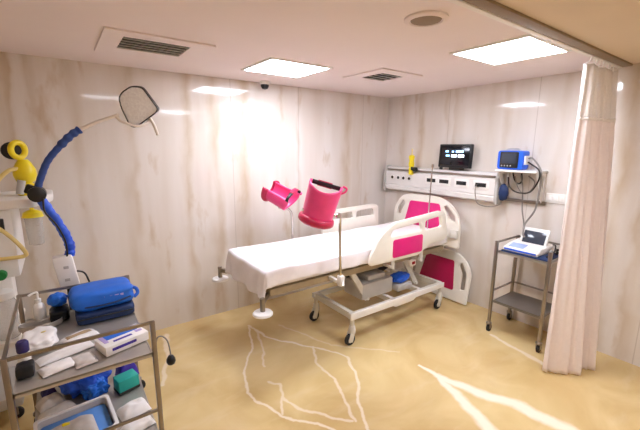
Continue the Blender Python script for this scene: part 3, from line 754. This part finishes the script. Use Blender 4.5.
MB().tube([(-3.665, -1.14, zt+.165), (-3.640, -1.15, zt+.15), (-3.635, -1.16, zt+.12), (-3.66, -1.17, zt+.10)], .012, 8, 5).build('end_handle', 'blue_case', o)
ob = MB().blob((-4.085, -.985, zt+.12), 1, (.055, .05, .045), .2, 2, 4, 5).build('blue_cloth_roll', 'blue_case'); tag(ob, 'small round blue cloth roll left of the bright blue case', 'cloth roll')
ob = softbox((-4.135, -1.09, zt), (-4.03, -.94, zt+.075), 5, .1, 8).build('black_pouch', 'black_plastic', angle=70); tag(ob, 'black pouch under the round blue cloth roll', 'pouch')

def bottle(x, y, z, prof, bm_, cap_prof, cm_, label, nm='bottle', extra=None):
    o = thing(nm, label, 'bottle', (x, y, z))
    MB().lathe((x, y, z), prof, 24).build('bottle_body', bm_, o); MB().lathe((x, y, z), cap_prof, 20).build('cap', cm_, o)
    return o
bt = bottle(-4.185, -.985, zt, [(.03, 0), (.034, .006), (.034, .09), (.026, .115), (.013, .125), (.013, .135)], 'white_plastic', [(.016, .13), (.017, .152), (.008, .156), (.006, .18)], 'white_plastic', 'white pump bottle standing at the back of left trolley', 'pump_bottle')
MB().tube([(-4.185, -.985, zt+.175), (-4.185, -.985, zt+.195), (-4.20, -.995, zt+.198), (-4.228, -1.01, zt+.19)], .007, 8, 4).build('pump_spout', 'white_plastic', bt)
# kidney dish
o = thing('kidney_dish', 'steel kidney dish near the back left post of left trolley', 'dish', (-4.19, -1.11, zt))
def kd(a, b):
    th = 2*PI*a; k = .35+.65*min(1, b*2) if b < .5 else 1
    r = (.10+.03*math.cos(2*th))*k; x = r*math.cos(th); y = r*.62*math.sin(th)+.03*math.cos(th)**2*k
    return (-4.18+x*.85, -1.115+y, zt+.003+(0 if b < .45 else .035*(b-.45)/.55))
MB().grid(36, 10, kd, .002).build('dish_bowl', 'steel_sheet', o)
# plastic bag with prints
o = thing('supply_bag', 'white plastic supply bag with blue and yellow print on left trolley', 'bag', (-4.19, -1.35, zt))
softbox((-4.262, -1.47, zt), (-4.10, -1.235, zt+.075), 3, .25, 11).build('bag_body', 'paper_white', o, angle=70)
MB().blob((-4.215, -1.405, zt+.062), 1, (.028, .016, .008), .2, 2, 3, 2).build('blue_print', 'blue_bright', o)
MB().blob((-4.150, -1.335, zt+.066), 1, (.024, .016, .008), .2, 2, 3, 4).build('yellow_print', 'pale_yellow', o)
# purple capped bottle and black box near the front left
bottle(-4.235, -1.535, zt, [(.026, 0), (.028, .005), (.028, .06), (.022, .075), (.015, .08)], 'white_plastic', [(.024, .075), (.027, .08), (.027, .125), (.02, .135)], 'dark_purple', 'small white bottle with large dark purple cap at trolley corner', 'capped_bottle')
ob = softbox((-4.262, -1.69, zt), (-4.19, -1.60, zt+.06), 6, .05, 3).build('black_box', 'black_plastic', angle=60); tag(ob, 'small black box behind the front left trolley post', 'box')

def packet(x, y, z, w, d, h, rz, label, m='paper_white', nm='sterile_packet', seed=0, group=None, tilt=0, parts=()):
    """flat soft packet with crimped ends"""
    o = thing(nm, label, 'packet', (x, y, z), group)
    mx = Matrix.Translation((x, y, z)) @ Matrix.Rotation(rz, 4, 'Z') @ Matrix.Rotation(tilt, 4, 'X')
    def top(a, b):
        u, v = a*2-1, b*2-1
        k = max(0, (1-abs(u)**4))*max(0, (1-abs(v)**4))
        zz = .0025+h*k**.6*(1+.25*noise.noise(V((u*2+seed, v*2, seed))))
        return mx @ V((u*w/2, v*d/2, zz))
    def bot(a, b): 
        u, v = a*2-1, b*2-1
        return mx @ V((u*w/2, v*d/2, .0005))
    mb = MB().grid(16, 14, top); mb.grid(16, 14, bot)
    mb.build('packet_body', m, o, angle=60)
    for (nm2, u, v, pw, pd, mm) in parts:
        def pf(a, b):
            uu, vv = u+(a-.5)*pw, v+(b-.5)*pd
            k = max(0, (1-abs(uu)**4))*max(0, (1-abs(vv)**4))
            return mx @ V((uu*w/2, vv*d/2, .0045+h*k**.6*(1+.25*noise.noise(V((uu*2+seed, vv*2, seed))))))
        MB().grid(8, 6, pf, .001).build(nm2, mm, o, angle=60)
    return o
gp = 'sterile packets on the left trolley'
packet(-3.995, -1.405, zt, .20, .10, .035, .35, 'opened white packet with tan contents in middle of left trolley', 'paper_white', seed=1, group=gp, parts=[('tan_contents', 0, 0, 1.3, .7, 'tan')])
packet(-4.06, -1.53, zt, .26, .085, .022, .28, 'long white packet just in front of the opened one', 'paper_white', seed=2, group=gp)
packet(-4.10, -1.66, zt, .15, .10, .018, .30, 'short white packet lying beside the small black box', 'paper_white', seed=3, group=gp)
packet(-3.985, -1.665, zt, .10, .13, .014, .2, 'greyish packet in front of the long white packet', 'paper_grey', seed=4, group=gp)
# carton
o = thing('glove_carton', 'white carton with blue and lavender print at front right of trolley', 'carton', (-3.80, -1.61, zt))
cr = .30
mxc = Matrix.Translation((-3.795, -1.60, zt)) @ Matrix.Rotation(cr, 4, 'Z')
def cbox(c, s, mname, nm, bev=.002):
    mb = MB().box(c, s, bevel=bev)
    mb._xf(mb.bm.verts, mxc); return mb.build(nm, mname, o)
cbox((0, 0, .0275), (.235, .15, .054), 'paper_white', 'carton_body', .004)
cbox((.005, .03, .0555), (.17, .055, .002), 'blue_case', 'blue_band', 0)
cbox((-.09, .02, .0555), (.022, .09, .002), 'lavender', 'lavender_corner', 0)
cbox((.098, .045, .0555), (.025, .03, .002), 'lavender', 'lavender_corner', 0)
cbox((-.01, -.035, .0555), (.10, .016, .002), 'purple', 'purple_print', 0)
cbox((.085, -.02, .0555), (.035, .022, .002), 'lavender', 'purple_print', 0)
cbox((-.02, -.0757, .03), (.13, .0015, .016), 'purple', 'side_print', 0)
# lower shelf
zl = ZL+.005
o = thing('blue_wrap', 'crumpled royal blue wrapping bundle on lower trolley shelf', 'wrapping', (-3.97, -1.12, zl))
MB().blob((-3.985, -1.09, zl+.10), 1, (.125, .125, .11), .42, 1.6, 5, 3, flat=zl).build('cloth_bundle', 'blue_wrap', o, angle=70)
MB().blob((-4.07, -1.05, zl+.07), 1, (.065, .08, .075), .4, 1.8, 5, 8, flat=zl).build('cloth_fold', 'navy', o, angle=70)
MB().blob((-3.95, -1.20, zl+.06), 1, (.075, .055, .065), .35, 1.8, 5, 12, flat=zl).build('cloth_fold', 'blue_case', o, angle=70)
o = thing('teal_box', 'teal box behind white packets on lower trolley shelf', 'box', (-3.78, -1.235, zl))
MB().box((-3.765, -1.235, zl+.05), (.13, .10, .10), (0, 0, .25), .004).build('box_body', 'teal', o)
MB().box((-3.765, -1.235, zl+.012), (.134, .104, .02), (0, 0, .25), .003).build('box_base', 'dark_metal', o)
packet(-3.74, -1.06, zl, .13, .12, .10, .2, 'purple packet with white print behind the teal box', 'purple', seed=6, parts=[('white_print', -.2, .1, .5, .3, 'lavender')], nm='purple_packet')
packet(-4.20, -1.00, zl, .08, .10, .05, .2, 'small purple packet left of the blue bundle on lower shelf', 'dark_purple', seed=9, nm='purple_packet')
gc = 'clear packets on the lower shelf'
packet(-4.19, -1.12, zl, .14, .11, .05, .3, 'pale grey clear packet at left end of lower trolley shelf', 'paper_grey', seed=12, nm='clear_packet', group=gc)
packet(-4.155, -1.235, zl, .19, .08, .035, .35, 'pale grey packet between blue bundle and plastic tray', 'paper_grey', seed=13, nm='clear_packet', group=gc)
# tray
o = thing('plastic_tray', 'white rimmed plastic tray lined with light blue on lower shelf', 'tray', (-4.06, -1.52, zl))
tm = Matrix.Translation((-4.06, -1.525, zl)) @ Matrix.Rotation(.08, 4, 'Z')
def trayf(u, v, w): return tm @ V((u, v, w))
MB().plate(rect(-.19, -.17, .19, .17, .03), [rect(-.172, -.152, .172, .152, .03)], .014, lambda u, v, w: trayf(u, v, .075+w), .003).build('rim', 'paper_white', o)
mb = MB().plate(rect(-.178, -.158, .178, .158, .03), [rect(-.172, -.152, .172, .152, .03)], .07, lambda u, v, w: trayf(u, v, .038+w), .001)
mb.plate(rect(-.176, -.156, .176, .156, .03), [], .006, lambda u, v, w: trayf(u, v, .004+w), .001); mb.build('tray_body', 'paper_grey', o)
MB().plate(rect(-.165, -.146, .165, .146, .03), [], .03, lambda u, v, w: trayf(u, v, .025+w), .004).build('lining', 'light_blue', o)
packet(-4.085, -1.56, zl+.042, .24, .20, .05, .12, 'white pouch with a yellow spot lying inside the plastic tray', 'paper_grey', seed=15, nm='pouch', parts=[('yellow_spot', -.15, .35, .3, .22, 'yellow')])
packet(-3.765, -1.50, zl, .17, .13, .05, .22, 'white packet beside the plastic tray, nearer the teal box', 'paper_white', seed=17, nm='sterile_packet', group='white packets by the tray')
packet(-3.765, -1.655, zl, .17, .10, .04, .2, 'white packet beside the plastic tray, at the shelf front edge', 'paper_white', seed=18, nm='sterile_packet', group='white packets by the tray')
# inflation bulb hung on the trolley
o = thing('inflation_bulb', 'black rubber bulb dangling from thin hose at right trolley post', 'inflation bulb', (-3.60, -1.78, .7))
MB().tube([(-3.646, -1.75, .80), (-3.635, -1.75, .835), (-3.61, -1.75, .835), (-3.585, -1.75, .80), (-3.575, -1.755, .74), (-3.575, -1.76, .70)], .004, 8, 6).build('hose', 'cable_grey', o)
MB().lathe((-3.575, -1.76, .68), [(.006, .03), (.014, .026), (.024, .008), (.026, -.008), (.02, -.024), (.008, -.032)][::-1], 18).build('bulb', 'black_plastic', o)

# ------------------------------------------------------------------ examination lamp
lp = thing('examination_lamp', 'gooseneck examination lamp with mesh head and blue sleeved arm', 'examination lamp', (-4.0, -.80, 0))
yl = -.80
b = MB()
for i in range(5):
    a = 2*PI*i/5+.3; b.bar((-4.0, yl, .09), (-4.0+.22*math.cos(a), yl+.22*math.sin(a), .075), .03, .03, .006)
b.lathe((-4.0, yl, 0), [(.05, .07), (.055, .09), (.03, .13)], 20); b.cyl((-4.0, yl, .1), (-3.995, yl, .92), .016)
st = b.build('stand', 'dark_metal', lp)
for i in range(5):
    a = 2*PI*i/5+.3; MB().lathe((-4.0+.22*math.cos(a), yl+.22*math.sin(a), .032), [(.026, -.012), (.032, -.008), (.032, .008), (.026, .012)], 16, 'Y').build('wheel', 'rubber', st)
bx = MB().box((-4.0, yl, 1.03), (.115, .09, .24), (0, math.radians(-7), 0), .012).build('power_box', 'white_plastic', lp)
for z in (1.07, .98): MB().box((-4.0+.002, yl-.047, z), (.03, .006, .02), bevel=.002).build('switch', 'grey_plastic', bx)
low = [(-3.97, yl, 1.14), (-3.96, yl, 1.20), (-3.975, yl, 1.28), (-4.01, yl, 1.38), (-4.05, yl, 1.47), (-4.085, yl, 1.55)]
MB().tube(low, lambda t: .030+.0018*math.sin(t*75)+.002*math.sin(t*31), 14, 12).build('lower_sleeve', 'blue_tube', lp)
j = MB(); j.lathe((-4.10, yl, 1.585), [(.03, -.05), (.05, -.04), (.052, .04), (.03, .05)], 20, 'Y'); j.box((-4.125, yl, 1.615), (.07, .05, .06), (0, .4, 0), .01)
jo = j.build('joint', 'black_plastic', lp)
upn = [(-4.10, yl, 1.60), (-4.065, yl, 1.70), (-4.02, yl, 1.80), (-3.95, yl, 1.89), (-3.88, yl, 1.965), (-3.82, yl, 2.01)]
MB().tube(upn, lambda t: .025+.003*math.sin(t*60) if t > .62 else .021+.001*math.sin(t*80), 14, 12).build('upper_sleeve', 'blue_sleeve', lp)
MB().tube([(-3.83, yl, 2.003), (-3.72, yl, 2.06), (-3.60, yl, 2.11), (-3.585, yl-.01, 2.118)], .012, 10, 5).build('arm_tube', 'lamp_cream', lp)
MB().tube([(-3.60, yl, 2.112), (-3.57, yl-.02, 2.075), (-3.48, yl-.03, 2.045), (-3.41, yl-.01, 2.06), (-3.37, yl+.02, 2.10)], .010, 10, 5).build('yoke', 'lamp_cream', lp)
# head: rounded triangle, tilted
hc = V((-3.45, yl, 2.20))
n_ = V((-.42, -.80, -.18)).normalized(); hu = V((0, 0, 1)); hu = (hu-n_*hu.dot(n_)).normalized(); hr = hu.cross(n_)*-1
if hr.x < 0: hr = -hr
hd = lambda u, v, w: tuple(hc+hr*u+hu*v+n_*w)
tri = rpoly([(-.118, .045), (-.09, .085), (-.02, .13), (.055, .125), (.148, -.028), (.135, -.052), (-.032, -.168), (-.07, -.158), (-.11, -.03)], .025, 5)
trii = [(x*.93, y*.93-.001) for x, y in tri]
hd_rim = MB().plate(tri, [trii], .05, hd, .006).build('lamp_rim', 'dark_metal', lp)
MB().plate(trii, [], .006, lambda u, v, w: hd(u, v, w+.018), .001).build('lamp_grille', 'lamp_grille', lp)
MB().plate(trii, [], .03, lambda u, v, w: hd(u*.97, v*.97, w-.012), .004).build('lamp_back', 'lamp_cream', lp)
g = MB()
for i in range(-5, 6):
    k = i*.026
    for (fu) in (0, 1):
        # wires of the guard, clipped to the triangle
        pts = []
        for q in range(-40, 41):
            u, v = (k, q*.005) if fu == 0 else (q*.005, k)
            ins = False; n = len(trii); jx = n-1
            for ix in range(n):
                xi, yi = trii[ix]; xj, yj = trii[jx]
                if ((yi > v) != (yj > v)) and (u < (xj-xi)*(v-yi)/(yj-yi)+xi): ins = not ins
                jx = ix
            if ins: pts.append((u, v))
        if len(pts) > 2: g.tube([hd(*pts[0], .024), hd(*pts[-1], .024)], .0009, 5)
g.build('wire_guard', 'lamp_grille', lp)
MB().tube([hd(.06, -.085, -.02), hd(.09, -.15, -.02), hd(.11, -.225, -.01)], .012, 10, 4).build('grip', 'lamp_cream', lp)
MB().tube([(-4.07, yl-.05, 1.56), (-4.07, yl-.055, 1.47), (-4.02, yl-.055, 1.38), (-3.985, yl-.05, 1.27), (-3.98, yl-.045, 1.18), (-3.99, yl-.03, 1.12)], .006, 8, 6).build('lamp_cable', 'black_plastic', lp)
MB().tube([(-3.94, yl, 1.02), (-3.90, yl, 1.00), (-3.88, yl, .95), (-3.87, yl, .86), (-3.9, yl, .6), (-3.95, yl, .3)], .006, 8, 6).build('mains_lead', 'black_plastic', lp)

lp.location.x -= .02
# ------------------------------------------------------------------ anaesthesia machine at the left edge
am = thing('anaesthesia_machine', 'white anaesthesia machine with overhanging top shelf at left edge', 'medical machine', (-4.55, -.5, 0))
MB().plate(rpoly([(-4.95, -.15), (-4.045, -.15), (-4.045, -.48), (-4.14, -.755), (-4.95, -.755)], [.02, .05, .05, .05, .02]), [], .06, lambda u, v, w: (u, v, 1.52+w), .012).build('top_shelf', 'white_plastic', am)
MB().bb((-4.92, -.72, 1.02), (-4.27, -.17, 1.488), bevel=.02).build('upper_body', 'white_plastic', am)
MB().bb((-4.90, -.35, .12), (-4.36, -.17, 1.02), bevel=.015).build('column', 'white_plastic', am)
MB().bb((-4.92, -.80, .56), (-4.33, -.17, .60), bevel=.01).build('lower_shelf', 'white_plastic', am)
MB().bb((-4.90, -.80, .11), (-4.36, -.17, .20), bevel=.02).build('base', 'grey_plastic', am)
for x in (-4.85, -4.42):
    for y in (-.74, -.24): castor(x, y, am)
MB().bb((-4.55, -.735, 1.34), (-4.315, -.715, 1.43), bevel=.006).build('display_slot', 'black_plastic', am)
MB().tube([(-4.50, -.735, 1.37), (-4.40, -.77, 1.40), (-4.34, -.79, 1.38), (-4.27, -.79, 1.29), (-4.225, -.785, 1.20), (-4.235, -.78, 1.175), (-4.30, -.77, 1.17), (-4.45, -.735, 1.165)], .013, 10, 7).build('breathing_hose', 'pale_yellow', am)
MB().lathe((-4.37, -.735, 1.055), [(.028, -.03), (.032, -.02), (.032, .02), (.024, .03)], 18, 'Y').build('gas_knob', 'green', am)

o = thing('suction_regulator', 'yellow suction regulator with ring top on the machine shelf', 'suction regulator', (-4.2, -.5, 1.552))
rx, ry = -4.185, -.50
MB().lathe((rx, ry, 1.552), [(.05, 0), (.058, .008), (.058, .03), (.04, .038), (.042, .055), (.05, .06), (.05, .075), (.03, .085)], 24).build('regulator_base', 'yellow', o)
MB().lathe((rx, ry, 1.552), [(.03, .08), (.055, .10), (.068, .14), (.066, .18), (.045, .225), (.028, .25)], 24).build('regulator_body', 'yellow', o)
rg = MB()
pts = [V((rx-.018, ry, 1.868))+V((.036*math.cos(a), .03*math.cos(a), .052*math.sin(a))) for a in [2*PI*i/24 for i in range(24)]]
rg.tube(pts, .019, 10, 0, True).build('ring_handle', 'yellow', o)
MB().lathe((rx-.055, ry+.035, 1.862), [(.052, -.012), (.06, -.008), (.06, .008), (.052, .012)], 20, mx=Matrix.Rotation(math.radians(85), 3, 'X')).build('gauge', 'black_plastic', o)
MB().tube([(rx-.03, ry-.04, 1.74), (rx-.08, ry-.06, 1.73), (rx-.14, ry-.06, 1.67), (rx-.2, ry-.05, 1.567)], .014, 10, 6).build('suction_hose', 'pale_yellow', o)
MB().cyl((rx-.04, ry-.05, 1.565), (rx-.02, ry-.05, 1.66), .024, 12).build('grey_valve', 'grey_plastic', o)

o = thing('suction_jar', 'clear suction jar with yellow lid hanging under the machine shelf', 'jar', (-4.215, -.74, 1.2))
jx, jy = -4.165, -.69
MB().lathe((jx, jy, 1.225), [(.036, 0), (.044, .006), (.048, .08), (.05, .19), (.048, .195)], 24).build('jar_body', 'clear_plastic', o)
MB().lathe((jx, jy, 1.42), [(.062, 0), (.058, .01), (.054, .03), (.03, .045), (.012, .05), (.012, .063)], 24).build('lid', 'yellow', o)
for i in range(3): MB().box((jx+.02, jy-.047, 1.285+.04*i), (.018, .004, .003)).build('scale_mark', 'cable_grey', o)

o = thing('white_canister', 'white plastic canister on the machine lower shelf at left edge', 'canister', (-4.40, -.70, .60))
MB().lathe((-4.385, -.70, .602), [(.06, 0), (.066, .008), (.066, .25), (.05, .28)], 24).build('canister_body', 'clear_plastic', o)
MB().lathe((-4.385, -.70, .88), [(.055, 0), (.06, .01), (.06, .05), (.045, .06)], 24).build('lid', 'white_plastic', o)

# ------------------------------------------------------------------ camera, light, render look
cam = bpy.data.cameras.new('camera'); co = bpy.data.objects.new('camera', cam); COL.objects.link(co)
r_, u_, f_ = V((.80924352, -.58743899, .00635318)), V((.10627166, .15701646, .98186158)), V((.57778133, .79388996, -.18949266))
mxw = Matrix((r_, u_, -f_)).transposed().to_4x4(); mxw.translation = V((-3.98507770, -3.79037238, 1.90805753))
co.matrix_world = mxw
cam.sensor_fit = 'HORIZONTAL'; cam.sensor_width = 36; cam.lens = 357.031/640*36; cam.clip_start = .02
S.camera = co
w = bpy.data.worlds.new('world'); S.world = w; w.use_nodes = True
w.node_tree.nodes['Background'].inputs['Color'].default_value = (.02, .02, .02, 1); w.node_tree.nodes['Background'].inputs['Strength'].default_value = .2
S.view_settings.view_transform = 'Standard'; S.view_settings.look = 'None'; S.view_settings.gamma = 1; S.view_settings.use_curve_mapping = False
S.view_settings.exposure = 1.34
S.cycles.use_denoising = True
S.cycles.max_bounces = 10; S.cycles.diffuse_bounces = 6; S.cycles.transparent_max_bounces = 12
for o in list(bpy.data.objects):
    if '_o' in o: del o['_o']
